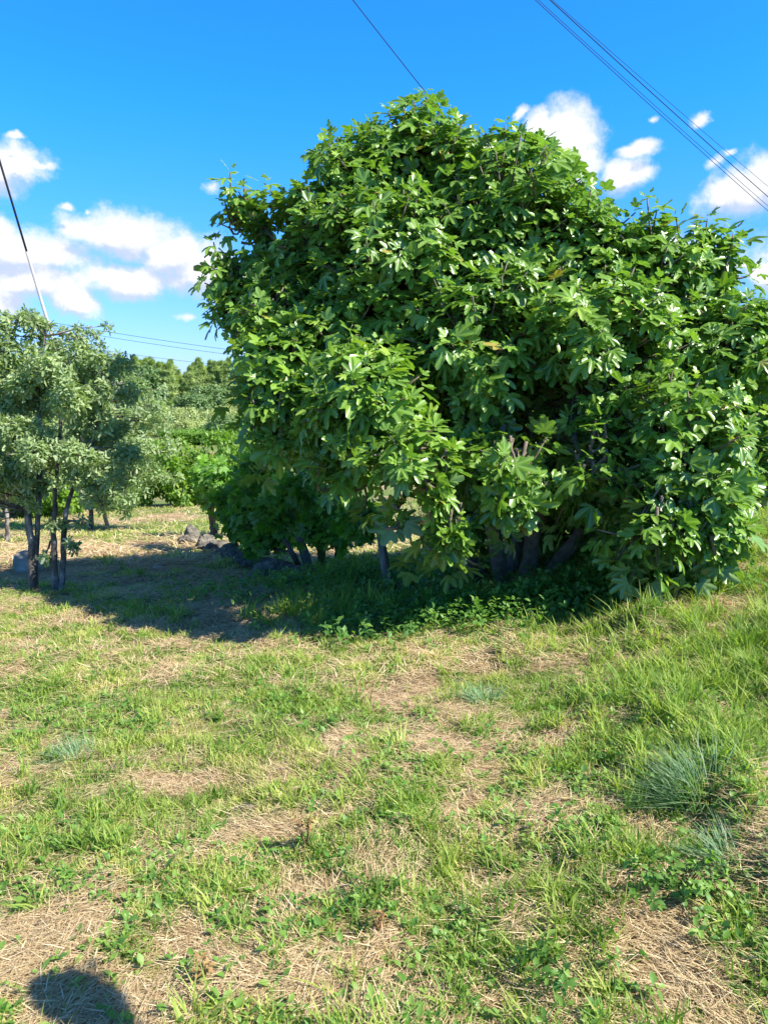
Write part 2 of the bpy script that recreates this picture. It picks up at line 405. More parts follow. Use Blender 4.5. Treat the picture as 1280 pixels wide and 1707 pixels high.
# ------------------------------------------------------------------ leaf templates (+Y along the leaf, Z its upper face)
def palmate(lobes, depth, n=0, fold=.10, droop=.25, base=.3, round_=2.0):
    L_ = sorted(lobes); th = [L_[0][0] - .62]; r = [base * .9]
    for i, (a, L, w) in enumerate(L_):
        if i: th.append((L_[i - 1][0] + L_[i - 1][2] + a - w) / 2); r.append(base)
        th += [a - w, a - w * .55, a, a + w * .55, a + w]; r += [L * .70, L * .93, L, L * .93, L * .70]
    th.append(L_[-1][0] + .62); r.append(base * .9)
    th = np.array(th); r = np.array(r); n = len(th)
    outer = np.stack([np.sin(th) * r, np.cos(th) * r], 1) + [0, .26]
    rm = np.minimum(r * .55, base * 1.15)
    mid = np.stack([np.sin(th) * rm, np.cos(th) * rm], 1) + [0, .24]
    P = np.concatenate([np.array([[0, .14]]), mid, outer])
    z = -droop * np.hypot(P[:, 0], P[:, 1] - .1) ** 2
    rr = np.concatenate([[0], rm, r]); ths = np.concatenate([[0], th, th]); vein = np.zeros(len(P)); vein[0] = .9
    for (a, L, w) in L_:
        on = np.abs(ths - a) < 1e-6
        vein[on] = .85
    z = z + fold * np.minimum(1, np.min([np.abs(ths - a) for (a, L, w) in L_], 0) / .28) * rr
    V = np.column_stack([P, z])
    V = np.concatenate([V, [[-.014, -.30, .05], [.014, -.30, .05]]])
    vein = np.concatenate([vein, [1, 1]])
    tri = np.array([[0, 1 + i, 2 + i] for i in range(n - 1)] + [[0, 2 * n + 1, 2 * n + 2]])[:, ::-1]
    quad = np.array([[1 + i, 1 + n + i, 2 + n + i, 2 + i] for i in range(n - 1)])[:, ::-1]
    return V, [tri, quad], vein
FIG = [palmate([(0, .80, .27), (.86, .68, .30), (-.86, .68, .30), (1.75, .46, .30), (-1.75, .46, .30)], 1, 0, .10, .14, .42),
       palmate([(0, .84, .23), (.80, .74, .24), (-.80, .70, .24), (1.6, .52, .27), (-1.6, .48, .27)], 1, 0, .14, .32, .33),
       palmate([(0, .80, .36), (.95, .64, .36), (-.95, .60, .36)], 1, 0, .10, .10, .47),
       palmate([(0, .82, .28), (.88, .68, .32), (-.88, .64, .30), (1.75, .44, .30)], 1, 0, .16, .50, .40),
       palmate([(0, .70, .40), (.8, .50, .30), (-.8, .44, .30)], 1, 0, .22, -.15, .42)]
VINE = [palmate([(0, .60, .30), (1.0, .56, .34), (-1.0, .56, .34), (2.0, .44, .32), (-2.0, .44, .32)], 1, 0, .10, .3, .44)]
def oakleaf():
    y = np.array([0, .15, .35, .5, .65, .85, 1.0]); w = np.array([.02, .16, .10, .24, .15, .19, .04])
    L = np.column_stack([-w, y, .1 * w - .25 * y * y]); C = np.column_stack([0 * w, y, -.25 * y * y - .04]); Rr = np.column_stack([w, y, .1 * w - .25 * y * y])
    k = len(y); V = np.concatenate([L, C, Rr])
    F = np.array([[i, i + 1, k + i + 1, k + i] for i in range(k - 1)] + [[k + i, k + i + 1, 2 * k + i + 1, 2 * k + i] for i in range(k - 1)])[:, ::-1]
    return V, [F], np.zeros(len(V))
OAK = [oakleaf()]
def simpleleaf(w=.28, droop=.3):
    V = np.array([[0, 0, 0], [-w * .8, .3, .06], [-w, .6, 0], [0, 1, -droop], [w, .6, 0], [w * .8, .3, .06], [0, .5, -.05]])
    T = np.array([[0, 6, 1], [1, 6, 2], [2, 6, 3], [3, 6, 4], [4, 6, 5], [5, 6, 0]])
    return V, [T], np.zeros(7)
SIMPLE = [simpleleaf()]
NEEDLE = [(np.array([[-.09, 0, 0], [.09, 0, 0], [.02, 1, -.1], [-.3, .75, .1], [.32, .7, .05], [0, .05, 0]]), [np.array([[0, 1, 2], [0, 5, 3], [5, 1, 4]])], np.zeros(6))]

# ------------------------------------------------------------------ crown growing
def sample_lobes(lobes, spacing, squash=.9, margin=.88, seed=0, rmin=.82):
    """points on the outside of a union of balls; returns points and outward directions"""
    rg = np.random.default_rng(seed); P = []; D = []; K = []
    C = np.array([l[:3] for l in lobes]); Rr = np.array([l[3] for l in lobes])
    for k in range(len(lobes)):
        n = max(6, int(4 * np.pi * Rr[k] ** 2 / spacing ** 2))
        d = unit(rg.normal(size=(n, 3)))
        p = C[k] + d * Rr[k] * rg.uniform(rmin, 1.1, (n, 1)) * np.array([1, 1, squash])
        q = (p[:, None, :] - C[None]) / np.array([1, 1, squash])
        inside = (np.linalg.norm(q, axis=2) < Rr[None] * margin); inside[:, k] = False
        keep = ~inside.any(1)
        P.append(p[keep]); D.append(d[keep]); K.append(np.full(keep.sum(), k))
    return np.concatenate(P), np.concatenate(D), np.concatenate(K)

def rosettes(mb, P, A, tmpl, n_leaf, size, rg, spread=1.0, down=.35, petiole=.3, tintbase=None, upbias=.5):
    """leaves spiralled round each shoot tip P with shoot axis A"""
    A = unit(A); N = len(P)
    h = np.tile([0, 0, 1.], (N, 1)); h[np.abs(A[:, 2]) > .9] = [1, 0, 0]
    U = unit(np.cross(A, h)); W = np.cross(A, U)
    ph0 = rg.uniform(0, 6.28, N)
    tb = rg.uniform(0, 1, N) if tintbase is None else tintbase
    groups = [[] for _ in tmpl]
    for j in range(n_leaf):
        ph = ph0 + j * 2.4 + rg.normal(0, .25, N)
        age = j / max(1, n_leaf - 1)                 # 0 youngest at the tip
        rad = U * np.cos(ph)[:, None] + W * np.sin(ph)[:, None]
        d = unit(rad * spread * (.55 + .6 * age) + A * (.75 - .75 * age) + np.array([0, 0, -1.]) * (down * (.3 + 1.2 * age)) + rg.normal(0, .18, (N, 3)))
        nrm = unit(A * .7 + np.array([0, 0, 1.]) * upbias + rg.normal(0, .22, (N, 3)))
        s = size * (.55 + .55 * min(1, age * 2.2)) * rg.uniform(.6, 1.3, N)
        base = P - A * (age * size * .9)[..., None] if np.ndim(age) else P - A * age * size * .9
        pos = base + d * (s * petiole)[:, None]
        tint = np.clip(.62 * tb + .35 * (1 - age) + rg.normal(0, .13, N), 0, 1)
        v = rg.integers(0, len(tmpl), N)
        Rm = frames(d, nrm)
        for k in range(len(tmpl)):
            q = v == k
            if q.any(): groups[k].append((Rm[q], s[q], pos[q], tint[q]))
    for k, L in enumerate(groups):
        if L: mb.inst(tmpl[k], np.concatenate([a[0] for a in L]), np.concatenate([a[1] for a in L]), np.concatenate([a[2] for a in L]), np.concatenate([a[3] for a in L]))

def bez(a, b, bend, n=6):
    t = np.linspace(0, 1, n)[:, None]; m = (a + b) / 2 + bend
    return a * (1 - t) ** 2 + 2 * m * t * (1 - t) + b * t ** 2

def pxlobes(L): return [tuple(at(px, py, Yd)) + (r,) for (px, py, Yd, r) in L]

ORD = ['first', 'second', 'third', 'fourth', 'fifth', 'sixth', 'seventh', 'eighth', 'ninth', 'tenth', 'eleventh', 'twelfth', 'thirteenth', 'fourteenth', 'fifteenth', 'sixteenth', 'seventeenth', 'eighteenth', 'nineteenth']
TENS = ['', '', 'twenty', 'thirty', 'forty', 'fifty', 'sixty', 'seventy', 'eighty', 'ninety']
TENTH = ['', '', 'twentieth', 'thirtieth', 'fortieth', 'fiftieth', 'sixtieth', 'seventieth', 'eightieth', 'ninetieth']
def ordinal(k):
    if k < 19: return ORD[k]
    k += 1
    return TENTH[k // 10] if k % 10 == 0 else TENS[k // 10] + ' ' + ORD[k % 10 - 1]

# ================================================================== the fig tree
fig_base = np.array([1.15, 6.7, 0.]); fig_base[2] = float(zt(1.15, 6.7))
fl = pxlobes([
 (680,280,7.3,.62),(470,510,6.4,.42),(560,560,6.1,.5),(610,320,7.2,.60),(765,305,7.1,.56),(545,415,6.8,.62),(455,440,7.0,.38),(405,345,7.1,.22),(430,370,7.0,.22),(412,500,7.0,.32),(382,440,7.0,.15),
 (480,610,6.0,.45),(475,700,5.7,.36),(440,650,5.9,.23),(520,650,6.6,.4),(650,480,6.5,.85),(850,400,6.6,.85),(945,445,6.4,.58),(1070,485,6.4,.64),(1170,455,6.4,.38),
 (1200,590,6.0,.58),(1290,620,6.1,.66),(980,600,5.9,.80),(800,590,6.0,.75),(620,670,5.3,.52),(570,780,5.3,.28),(700,770,5.0,.40),(620,650,6.3,.45),
 (1130,740,5.3,.60),(1080,880,4.9,.34),(1170,870,5.0,.32),(990,770,5.2,.42),(850,770,5.3,.44),(740,880,5.1,.22),(660,850,5.2,.2),(1280,770,5.7,.3),
 (640,520,7.9,.85),(900,520,7.9,.95),(1120,600,7.7,.85),(530,560,7.6,.45),(850,720,7.9,.8),(1050,760,7.4,.7),(930,870,7.7,.62),(1020,890,7.2,.5),(790,880,7.6,.30),(1180,820,6.6,.5),(560,730,7.5,.45),(1000,820,6.5,.45),(930,800,6.3,.35),(720,720,7.2,.5),
])
fig = empty('fig_tree', tuple(fig_base), 'big spreading fig tree with large lobed leaves filling the right of the field', 'tree')
P, D, K = sample_lobes(fl, .160, 1.0, .66, 3, .62)
C = np.array([q[:3] for q in fl])
ok = P[:, 2] > zt(P[:, 0], P[:, 1]) + .12
P, D, K = P[ok], D[ok], K[ok]
nv = vnoise(P[:, 0] * 2.3 + P[:, 1] * 1.1 + 9, P[:, 2] * 2.3 - P[:, 1] * .9 + 4, 5) * .65 + vnoise(P[:, 0] * 4.5 + 3, P[:, 2] * 4.5 + P[:, 1] * 2, 6) * .35
ok = nv > np.where(P[:, 2] < 1.6, .36, .28)
P = P - D * (np.clip(.70 - nv, 0, .5) * .42)[:, None]
P, D, K = P[ok], D[ok], K[ok]
# a few shoots stick out of the outline
SP = [(690,165,6.9),(702,200,6.8),(668,190,6.9),(770,200,6.6),(758,225,6.5),(790,225,6.6),(385,283,6.9),(398,315,6.8),(374,330,6.9),(440,300,6.8),(452,330,6.8),(545,235,6.6),(530,255,6.6),(565,260,6.6),(985,312,6.0),(1000,335,6.0),(968,340,6.1),
      (1078,325,6.1),(1060,350,6.1),(1095,345,6.1),(1180,360,6.2),(1165,380,6.2),(1222,385,6.2),(1232,400,6.2),(338,470,6.8),(345,500,6.8),(350,440,6.8),(870,260,6.3),(885,285,6.2),(620,205,6.8),(640,220,6.8),(840,250,6.4),(920,310,6.1),
      (355,400,6.9),(365,370,6.9),(1240,500,6.2),(1125,360,6.1),(1265,500,6.1),(600,235,6.8),(720,215,6.7),
      (350,530,6.8),(385,570,6.7),(395,620,6.5),(385,665,6.4),(402,700,6.3),(430,790,6.2),(1215,930,5.2),(1190,950,5.1),(1150,960,5.0),(1100,955,4.95),(1050,960,4.9),(1020,930,4.95),(990,880,5.0),(1235,860,5.3),(1240,820,5.4),
      (640,790,5.6),(640,840,5.6),(760,940,5.6),(720,945,5.6),(690,930,5.7),(800,925,5.6),(850,900,5.6),(920,880,5.4),(600,850,6.0)]
S = np.array([at(*q) for q in SP])
k2 = np.argmin(np.linalg.norm(S[:, None] - C[None], axis=2), 1)
P = np.concatenate([P, S]); D = np.concatenate([D, unit(unit(S - C[k2]) + [0, 0, .4])]); K = np.concatenate([K, k2])
rg = np.random.default_rng(11)
A = unit(D * .75 + np.array([0, 0, .55]) + rg.normal(0, .18, D.shape))
mb = MB()
rosettes(mb, P, A, FIG, 8, .126, rg, 1.05, .27, .26, upbias=.32)
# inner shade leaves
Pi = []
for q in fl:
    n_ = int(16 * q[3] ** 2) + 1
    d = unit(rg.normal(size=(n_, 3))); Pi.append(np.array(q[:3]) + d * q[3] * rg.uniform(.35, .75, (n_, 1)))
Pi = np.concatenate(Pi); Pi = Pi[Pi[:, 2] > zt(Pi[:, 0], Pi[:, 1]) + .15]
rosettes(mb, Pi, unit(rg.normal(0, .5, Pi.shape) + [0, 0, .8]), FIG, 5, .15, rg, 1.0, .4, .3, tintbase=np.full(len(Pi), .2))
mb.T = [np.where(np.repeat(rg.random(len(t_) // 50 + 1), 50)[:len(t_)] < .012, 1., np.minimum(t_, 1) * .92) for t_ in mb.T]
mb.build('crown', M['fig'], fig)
# wood: several stems from the foot, limbs to each lobe, twigs to each shoot
wb = MB()
stems = []
for (ax, ay, h, r) in [(-.8, -.25, 1.3, .07), (-.3, -.4, 1.5, .075), (.3, -.3, 1.5, .08), (.9, -.2, 1.4, .07), (.2, .5, 1.5, .07), (-.7, .45, 1.3, .06)]:
    e = fig_base + np.array([ax, ay, h]); b0 = fig_base + np.array([ax * .22, ay * .22, -.1])
    c = bez(b0, e, np.array([ax * .25, ay * .2, -.15]), 9); c[1:-1] += rg.normal(0, .025, c[1:-1].shape)
    wb.tube(c, np.linspace(r, r * .6, 9), 9, jitter=.12); stems.append(e)
stems = np.array(stems)
for k, q in enumerate(fl):
    c0 = np.array(q[:3]); s = stems[np.argmin(np.linalg.norm(stems - c0, axis=1))]
    c = bez(s, c0, np.array([0, 0, .18]) + rg.normal(0, .12, 3), 8); c[1:-1] += rg.normal(0, .03, c[1:-1].shape)
    wb.tube(c, np.linspace(.042, .017, 8), 6, jitter=.1)
for i_ in range(len(P)):
    c0 = C[K[i_]] + rg.normal(0, .08, 3)
    tip = P[i_] - A[i_] * .02
    c = bez(c0, tip, -A[i_] * .0 + np.array([0, 0, -.12]) + rg.normal(0, .07, 3), 5)
    wb.tube(c, np.linspace(.013, .0055, 5), 4)
wb.build('trunk', M['figbark'], fig)

# ================================================================== smaller trees
def sublobes(lobes, per, f, seed, keep=1.):
    rg = np.random.default_rng(seed); out = []
    for (x, y, z, r) in lobes:
        n = max(3, int(per * (r / .4) ** 1.2)); d = unit(rg.normal(size=(n, 3)))
        for k in range(n):
            q = np.array([x, y, z]) + d[k] * r * rg.uniform(.45, .98) * np.array([1, 1, .9])
            out.append((q[0], q[1], q[2], r * f * rg.uniform(.6, 1.3)))
    return out
def leafy(root, lobes, tmpl, mat, size, spacing, n_leaf, seed, margin=.8, inner=20, up=.4, down=.15, name='crown', squash=.9):
    rg = np.random.default_rng(seed)
    P, D, K = sample_lobes(lobes, spacing, squash, margin, seed)
    n0 = len(P)
    Pi = [];
    for q in lobes:
        n_ = int(inner * q[3] ** 2 / spacing ** 2 * .25)
        if n_: Pi.append(np.array(q[:3]) + unit(rg.normal(size=(n_, 3))) * q[3] * rg.uniform(.2, .82, (n_, 1)))
    if Pi:
        Pi = np.concatenate(Pi); P = np.concatenate([P, Pi]); D = np.concatenate([D, unit(rg.normal(size=Pi.shape))])
    z = zt(P[:, 0], P[:, 1]) if root.get('world', 1) else -1e9
    A = unit(D * .6 + np.array([0, 0, up]) + rg.normal(0, .45, D.shape))
    mb = MB(); rosettes(mb, P, A, tmpl, n_leaf, size, rg, 1.0, down, .15, tintbase=np.clip(rg.normal(.5, .25, len(P)), 0, 1))
    mb.build(name, mat, root)
    return P[:n0], K
def woody(root, paths, lobes, mat, P=None, K=None, seed=0, twig=.006, limb=.02, twigs=1.0):
    rg = np.random.default_rng(seed); wb = MB(); nodes = []
    for (pts, r0, r1) in paths:
        pts = np.array(pts, float); t = np.linspace(0, 1, len(pts)); tt = np.linspace(0, 1, len(pts) * 4)
        c = np.stack([np.interp(tt, t, pts[:, k]) for k in range(3)], 1)
        for _ in range(2): c[1:-1] = (c[:-2] + c[1:-1] * 2 + c[2:]) / 4
        c[1:-1] += rg.normal(0, r0 * .15, c[1:-1].shape)
        rr = np.linspace(r0, r1, len(c)); rr[0] *= 1.35
        wb.tube(c, rr, 9, jitter=.13); nodes.append(c[len(c) // 3:])
    nodes = np.concatenate(nodes)
    C = np.array([q[:3] for q in lobes])
    for c0 in C:
        below = nodes[nodes[:, 2] < c0[2] + .1]; below = below if len(below) else nodes
        s = below[np.argmin(np.linalg.norm(below - c0, axis=1) + .3 * np.abs(below[:, 2] - c0[2] + .3))]
        c = bez(s, c0, rg.normal(0, .06, 3) * np.linalg.norm(c0 - s), 7); c[1:-1] += rg.normal(0, limb * .4, c[1:-1].shape)
        wb.tube(c, np.linspace(limb, limb * .45, 7), 6)
    if P is not None:
        for i_ in range(len(P)):
            if rg.random() > twigs: continue
            wb.tube(bez(C[K[i_]], P[i_], rg.normal(0, .04, 3), 4), np.linspace(twig, twig * .4, 4), 3)
    return wb.build('trunk', mat, root)

def pxpath(L): return [at(*q) for q in L]
def onground(px, py):
    g_ = gp(px, py); return g_
OAKG = 'young oaks along the left side'
def oak(name, label, foot, paths, lobes, seed, size=.052, spacing=.068, nl=7, limb=.016):
    f = gp(*foot); root = empty(name, tuple(f), label, 'tree', OAKG)
    Yd = f[1]
    lb = pxlobes([(a, b, Yd + dy, r) for (a, b, dy, r) in lobes])
    big = lb; lb = sublobes(lb, 9, .32, seed)
    P, K = leafy(root, lb, OAK, M['oak'], size, spacing, nl, seed, margin=.7, inner=3)
    pp = []
    for (L, r0, r1) in paths:
        pts = [at(a, b, Yd + dy) for (a, b, dy) in L]
        pts[0] = np.array([pts[0][0], pts[0][1], float(zt(pts[0][0], pts[0][1])) - .05])
        pp.append((pts, r0, r1))
    woody(root, pp, lb, M['oakbark'], P, K, seed, .003, limb * .55, .35)
    return root
oak('oak_tree', 'slim oak with one leaning mottled trunk, nearest the left edge of the field', (57,988),
    [([(57,988,0),(54,930,0),(46,850,0),(33,760,0),(22,690,.1),(10,600,.1),(30,530,.1)], .042, .012), ([(46,850,0),(70,730,.1),(62,640,.1),(75,560,.1)], .03, .01)],
    [(20,610,.2,.42),(60,690,0,.45),(5,760,.1,.50),(85,570,.2,.30),(125,548,.2,.20),(60,810,-.1,.26),(-70,650,.1,.6),(20,535,.2,.22),(60,525,.1,.16),(-30,560,0,.3),(170,560,.3,.14),(-90,800,0,.5),(0,850,.2,.2),(190,590,.3,.12)], 41)
oak('oak_tree', 'slim oak with a twin trunk forking at the ground beside the single leaning one', (97,988),
    [([(92,988,0),(92,930,0),(89,880,0),(94,800,0),(102,700,0),(108,610,0)], .034, .01), ([(102,988,.02),(107,930,.02),(106,880,.05),(125,800,.1),(160,720,.1),(175,640,.1)], .032, .01)],
    [(110,640,0,.42),(160,640,.1,.40),(95,740,-.1,.42),(150,740,0,.42),(125,820,-.1,.28),(170,700,.6,.3),(96,868,0,.12),(150,590,.1,.22),(120,870,0,.12),(118,905,0,.07),(80,930,0,.05)], 42)
oak('oak_tree', 'oak with a pale thin trunk standing behind the twin trunked oak', (152,885),
    [([(152,885,0),(152,850,0),(156,790,0),(170,700,0),(190,640,0)], .055, .02)],
    [(200,690,0,.75),(245,690,.3,.5),(220,775,-.3,.66),(262,780,0,.4),(180,810,0,.5),(272,745,0,.3),(150,640,.2,.7),(210,830,.1,.38),(245,640,.3,.35),(110,700,.3,.8)], 45, .085, .15, 6, .03)
oak('oak_tree', 'farther oak with a thin pale trunk at the far left edge', (12,903),
    [([(12,903,0),(13,860,0),(8,780,0),(-10,700,0)], .04, .015)],
    [(10,800,0,.55),(-50,760,.3,.8),(30,700,.3,.75),(-60,650,.2,.8),(60,780,.4,.5),(20,620,.3,.45)], 44, .08, .12, 6, .03)

# ------------------------------------------------------------------ vine, posts and stones on the old terrace edge
vr = gp(480, 955)
vine = empty('grape_vine', tuple(vr), 'bushy grape vine sprawling over the leaning posts left of the fig tree', 'vine')
vl = pxlobes([(395,830,9.6,.30),(430,850,9.0,.34),(470,850,8.6,.34),(500,820,8.4,.34),(400,870,9.4,.22),(450,890,8.6,.22),(370,800,10.2,.28),(345,790,10.8,.22),(540,850,8.2,.30),(560,880,8.0,.20),(520,870,8.2,.22),(430,790,9.2,.32),(600,860,7.8,.24),(420,910,8.9,.12)])
Pv, Kv = leafy(vine, vl, VINE, M['vine'], .125, .14, 5, 51, margin=.8, inner=18, down=.3)
woody(vine, [(np.array([gp(503,952), at(488,925,8.3), at(470,890,8.5), at(440,860,8.9)]), .04, .02),
             (np.array([gp(560,935), at(560,905,8.0), at(556,860,8.0)]), .022, .014)], vl, M['vinebark'], Pv, Kv, 52, .004, .014, .5)
for (lab, foot, L, r0) in [('old grape vine with a gnarled bare trunk beyond the first stone of the wall', (357,893), [(355,870),(352,845),(360,820),(350,800)], .07),
                            ('grape vine stump with a short stem behind the vine foliage', (390,897), [(389,880),(392,860),(400,835)], .05)]:
    f = gp(*foot); root = empty('grape_vine', tuple(f), lab, 'vine', 'old vines on the terrace edge')
    lb = pxlobes([(352,790,f[1],.34),(372,810,f[1],.28),(345,825,f[1],.18)] if r0 > .06 else [(400,845,f[1],.25),(415,820,f[1],.25)])
    P_, K_ = leafy(root, lb, VINE, M['vine'], .14, .17, 5, 53, down=.3)
    woody(root, [([f - [0, 0, .05]] + [at(a, b_, f[1]) for (a, b_) in L], r0, r0 * .5)], lb, M['vinebark'], P_, K_, 54, .004, .02, .5)

def post(name, label, foot, top, Y, w, d, mat, grp_='old posts at the terrace edge', taper=.85):
    f = gp(*foot); t_ = at(*top, Y)
    mb = MB(); n_ = 9; c = np.stack([f + [0, 0, -.15] + (t_ - f - [0, 0, -.15]) * s for s in np.linspace(0, 1, n_)])
    c[1:-1] += rng.normal(0, w * .06, c[1:-1].shape)
    mb.tube(c, np.linspace(w, w * taper, n_), 8, jitter=.10)
    o_ = mb.build(name, mat, smooth=False); 
    o_.location = f; me = o_.data; me.transform(Matrix.Translation(-Vector(f)))
    return tag(o_, label, 'post', grp_)
post('leaning_post', 'thick grey stone post leaning left, under the vine beside the dark boulder', (520,955), (488,845), 8.3, .058, 1, M['post'])
post('leaning_post', 'grey weathered wooden post leaning left by the shaded weeds under the fig', (655,992), (630,870), 6.9, .045, 1, M['post'])
post('mossy_post', 'upright green mossy post between the two leaning grey posts', (537,945), (535,850), 8.2, .052, 1, M['greenpost'])

def rock(label, px, py, sx, sy, sz, mat, seed, rz=0, sink=.3, group=None, name='field_stone', Pxyz=None):
    rg = np.random.default_rng(seed)
    bm = bmesh.new(); bmesh.ops.create_icosphere(bm, subdivisions=4, radius=1)
    off = rg.uniform(0, 50, 3); pl = unit(rg.normal(size=(9, 3))); pd = rg.uniform(.5, .85, 9)
    for v in bm.verts:
        c = np.array(v.co)
        for a_, d_ in zip(pl, pd):
            e_ = c @ a_
            if e_ > d_: c = c - a_ * (e_ - d_) * .97
        k = 1 + .34 * (float(fbm(c[0] * 2 + off[0], c[1] * 2 + c[2] * 1.3 + off[1], 1, 3, seed)) - .5)
        c = c * k; v.co = (c[0] * sx, c[1] * sy, c[2] * sz)
    me = bpy.data.meshes.new(name); bm.to_mesh(me); bm.free()
    for pgn in me.polygons: pgn.use_smooth = True
    me.materials.append(mat); o_ = bpy.data.objects.new(name, me); COL.objects.link(o_)
    f = gp(px, py) if Pxyz is None else Pxyz
    o_.location = (f[0], f[1], f[2] + sz * (1 - 2 * sink) * .8); o_.rotation_euler = (rg.uniform(-.15, .15), rg.uniform(-.15, .15), rz)
    return tag(o_, label, 'stone', group)
WG = 'stones of the tumbled dry wall'
rock('upright grey stone at the far left end of the tumbled wall', 317,903, .16,.13,.20, M['rock'], 1, .3, .2, WG)
rock('dark rounded stone second from the far end of the tumbled wall', 342,914, .20,.16,.17, M['rock'], 2, .9, .25, WG)
rock('flat grey stone just right of the second wall stone', 366,918, .17,.14,.12, M['rock'], 3, .2, .25, WG)
rock('mossy edged stone in the middle of the tumbled wall', 388,932, .19,.16,.16, M['rock'], 4, 1.4, .25, WG)
rock('low dark stone in the wall, left of the big dark boulder', 412,943, .16,.13,.13, M['rock'], 5, .4, .3, WG)
rock('big dark rounded boulder at the near end of the tumbled wall', 452,965, .25,.18,.17, M['rock'], 6, .2, .25, WG)
rock('small grey stone at the foot of the big dark boulder', 486,974, .09,.07,.06, M['rock'], 7, .6, .3, WG)
rock('small stone at the very near end of the wall by the grey post', 530,962, .09,.07,.06, M['palerock'], 8, 0, .3, WG)
rgs = np.random.default_rng(500)
for k_ in range(14):
    t_ = k_ / 13; px_ = 306 + 215 * t_ + rgs.normal(0, 5); py_ = 897 + 66 * t_ + rgs.uniform(2, 9)
    sc = rgs.uniform(.08, .15)
    rock(ordinal(k_) + ' small rough stone along the wall foot, counted from its far end', px_, py_, sc * 1.3, sc, sc * rgs.uniform(.6, 1.), M['rock'], 520 + k_, rgs.uniform(0, 3), .3, 'small stones at the wall foot')
rock('pale whitish boulder half hidden behind the single trunked oak', 49,953, .17,.14,.19, M['palerock'], 9, .4, .25)
rock('small flat grey stone lying in the grass at the foreground', 415,1348, .035,.028,.012, M['rock'], 10, .3, .2)
rock('flat pale stone lying in the mown grass left of the wall', 262,948, .09,.07,.03, M['palerock'], 11, .3, .3)
rock('grey stone at the foot of the wooden post under the fig', 672,985, .10,.08,.07, M['rock'], 12, .3, .3, None)

# ------------------------------------------------------------------ shrubs, scrub and wood beyond the field
def bush_proto(name, mat, tmpl, lobes, size, spacing, nl, seed, trunk=.03, h0=0.):
    """built at the origin, foot at z = 0"""
    root = empty(name, (0, 0, 0))
    rg = np.random.default_rng(seed)
    P, D, K = sample_lobes(lobes, spacing, .95, .8, seed)
    q_ = P[:, 2] > .03; P, D, K = P[q_], D[q_], K[q_]
    Pi = P * rg.uniform(.45, .9, (len(P), 1)); Pi = Pi[::2]
    PP = np.concatenate([P, Pi]); DD = np.concatenate([D, D[::2]])
    A_ = unit(DD * .7 + [0, 0, .4] + rg.normal(0, .4, DD.shape))
    mb = MB(); rosettes(mb, PP, A_, tmpl, nl, size, rg, 1., .15, .1, tintbase=np.clip(rg.normal(.5, .28, len(PP)), 0, 1))
    mb.build('crown', mat, root)
    wb = MB(); C_ = np.array([q[:3] for q in lobes])
    for c0 in C_:
        wb.tube(bez(np.array([0, 0, -.15]), c0, np.array([0, 0, .2 * c0[2]]) + rg.normal(0, .05, 3) * c0[2], 6), np.linspace(trunk, trunk * .3, 6), 5)
    wb.build('trunk', M['figbark'], root)
    return root
def rlobes(seed, n, w, h, r, z0=.3):
    rg = np.random.default_rng(seed)
    return [(rg.uniform(-w, w), rg.uniform(-w, w), rg.uniform(z0, h), r * rg.uniform(.6, 1.15)) for _ in range(n)]
used = set()
def place(proto, x, y, s, sz=1., rz=0., label=None, cat=None, group=None, sink=0.):
    if id(proto) in used: o_ = copy_tree(proto)
    else: used.add(id(proto)); o_ = proto
    o_.location = (x, y, float(zt(x, y)) - sink); o_.scale = (s, s, s * sz); o_.rotation_euler = (0, 0, rz)
    if label: tag(o_, label, cat, group)
    return o_
B_yel = [bush_proto('leafy_shrub', M['bright'], SIMPLE, rlobes(61 + k, 9, .8, 1.5, .55), .13, .2, 5, 61 + k) for k in range(2)]
# bright shrubs at the far edge of the field
for k, (px, py, Y_, s, sz, lab) in enumerate([(235,860,21.5,.85,1.15,'bright yellow green shrub in the gap right of the pale trunked oak'),(292,860,22,.95,1.2,'tallest yellow green shrub at the far edge of the lawn'),(330,862,22.5,.8,1.05,'green shrub at the far edge of the lawn beside the gnarled vine'),
                                     (185,862,21,.7,1.0,'yellow green shrub partly behind the pale trunked oak'),(120,880,19,.9,1.1,'yellow green shrub seen between the twin trunks and the pale trunk'),(30,885,18.5,.9,1.1,'yellow green shrub behind the farther oak at the left edge'),(380,850,23,1.0,1.3,'yellow green shrub behind the grape vine')]):
    p_ = at(px, py, Y_); place(B_yel[k % 2], p_[0], p_[1], s, sz, k * 1.7, lab, 'shrub', 'shrubs at the far edge of the lawn')
B_dk = [bush_proto('round_bush', M['dark'], SIMPLE, rlobes(71 + k, 12, .9, 1.6, .7), .22, .3, 5, 71 + k) for k in range(2)]
B_ol = [bush_proto('scrub_bush', M['olive'], SIMPLE, rlobes(81 + k, 12, 1.0, 1.4, .6), .17, .26, 5, 81 + k) for k in range(3)]
for k, (px, Y_, s, sz, lab) in enumerate([(318,112,1.9,.9,'small dark round tree on the slope below the pines'),(350,125,2.4,.95,'larger dark green round tree right of the small dark one below the pines'),(236,120,3.0,1.3,'tall dark tree rising against the pines at their left end'),(378,62,1.3,.9,'dark spreading bush beside the bare pink earth')]):
    p_ = at(px, 700, Y_); place(B_dk[k % 2], p_[0], p_[1], s, sz, k * 2.1, lab, 'tree' if k < 3 else 'bush', 'dark trees on the far slope')
rg = np.random.default_rng(90)
B_mix = B_ol + [bush_proto('green_bush', M['hedge'], SIMPLE, rlobes(85, 9, .9, 1.0, .55), .17, .26, 5, 85)]
ROWN = ['nearest row', 'second row', 'third row', 'row before the hedge strip', 'row just past the hedge strip', 'lower slope row', 'middle slope row', 'upper slope row', 'row below the pines', 'last row touching the pines']
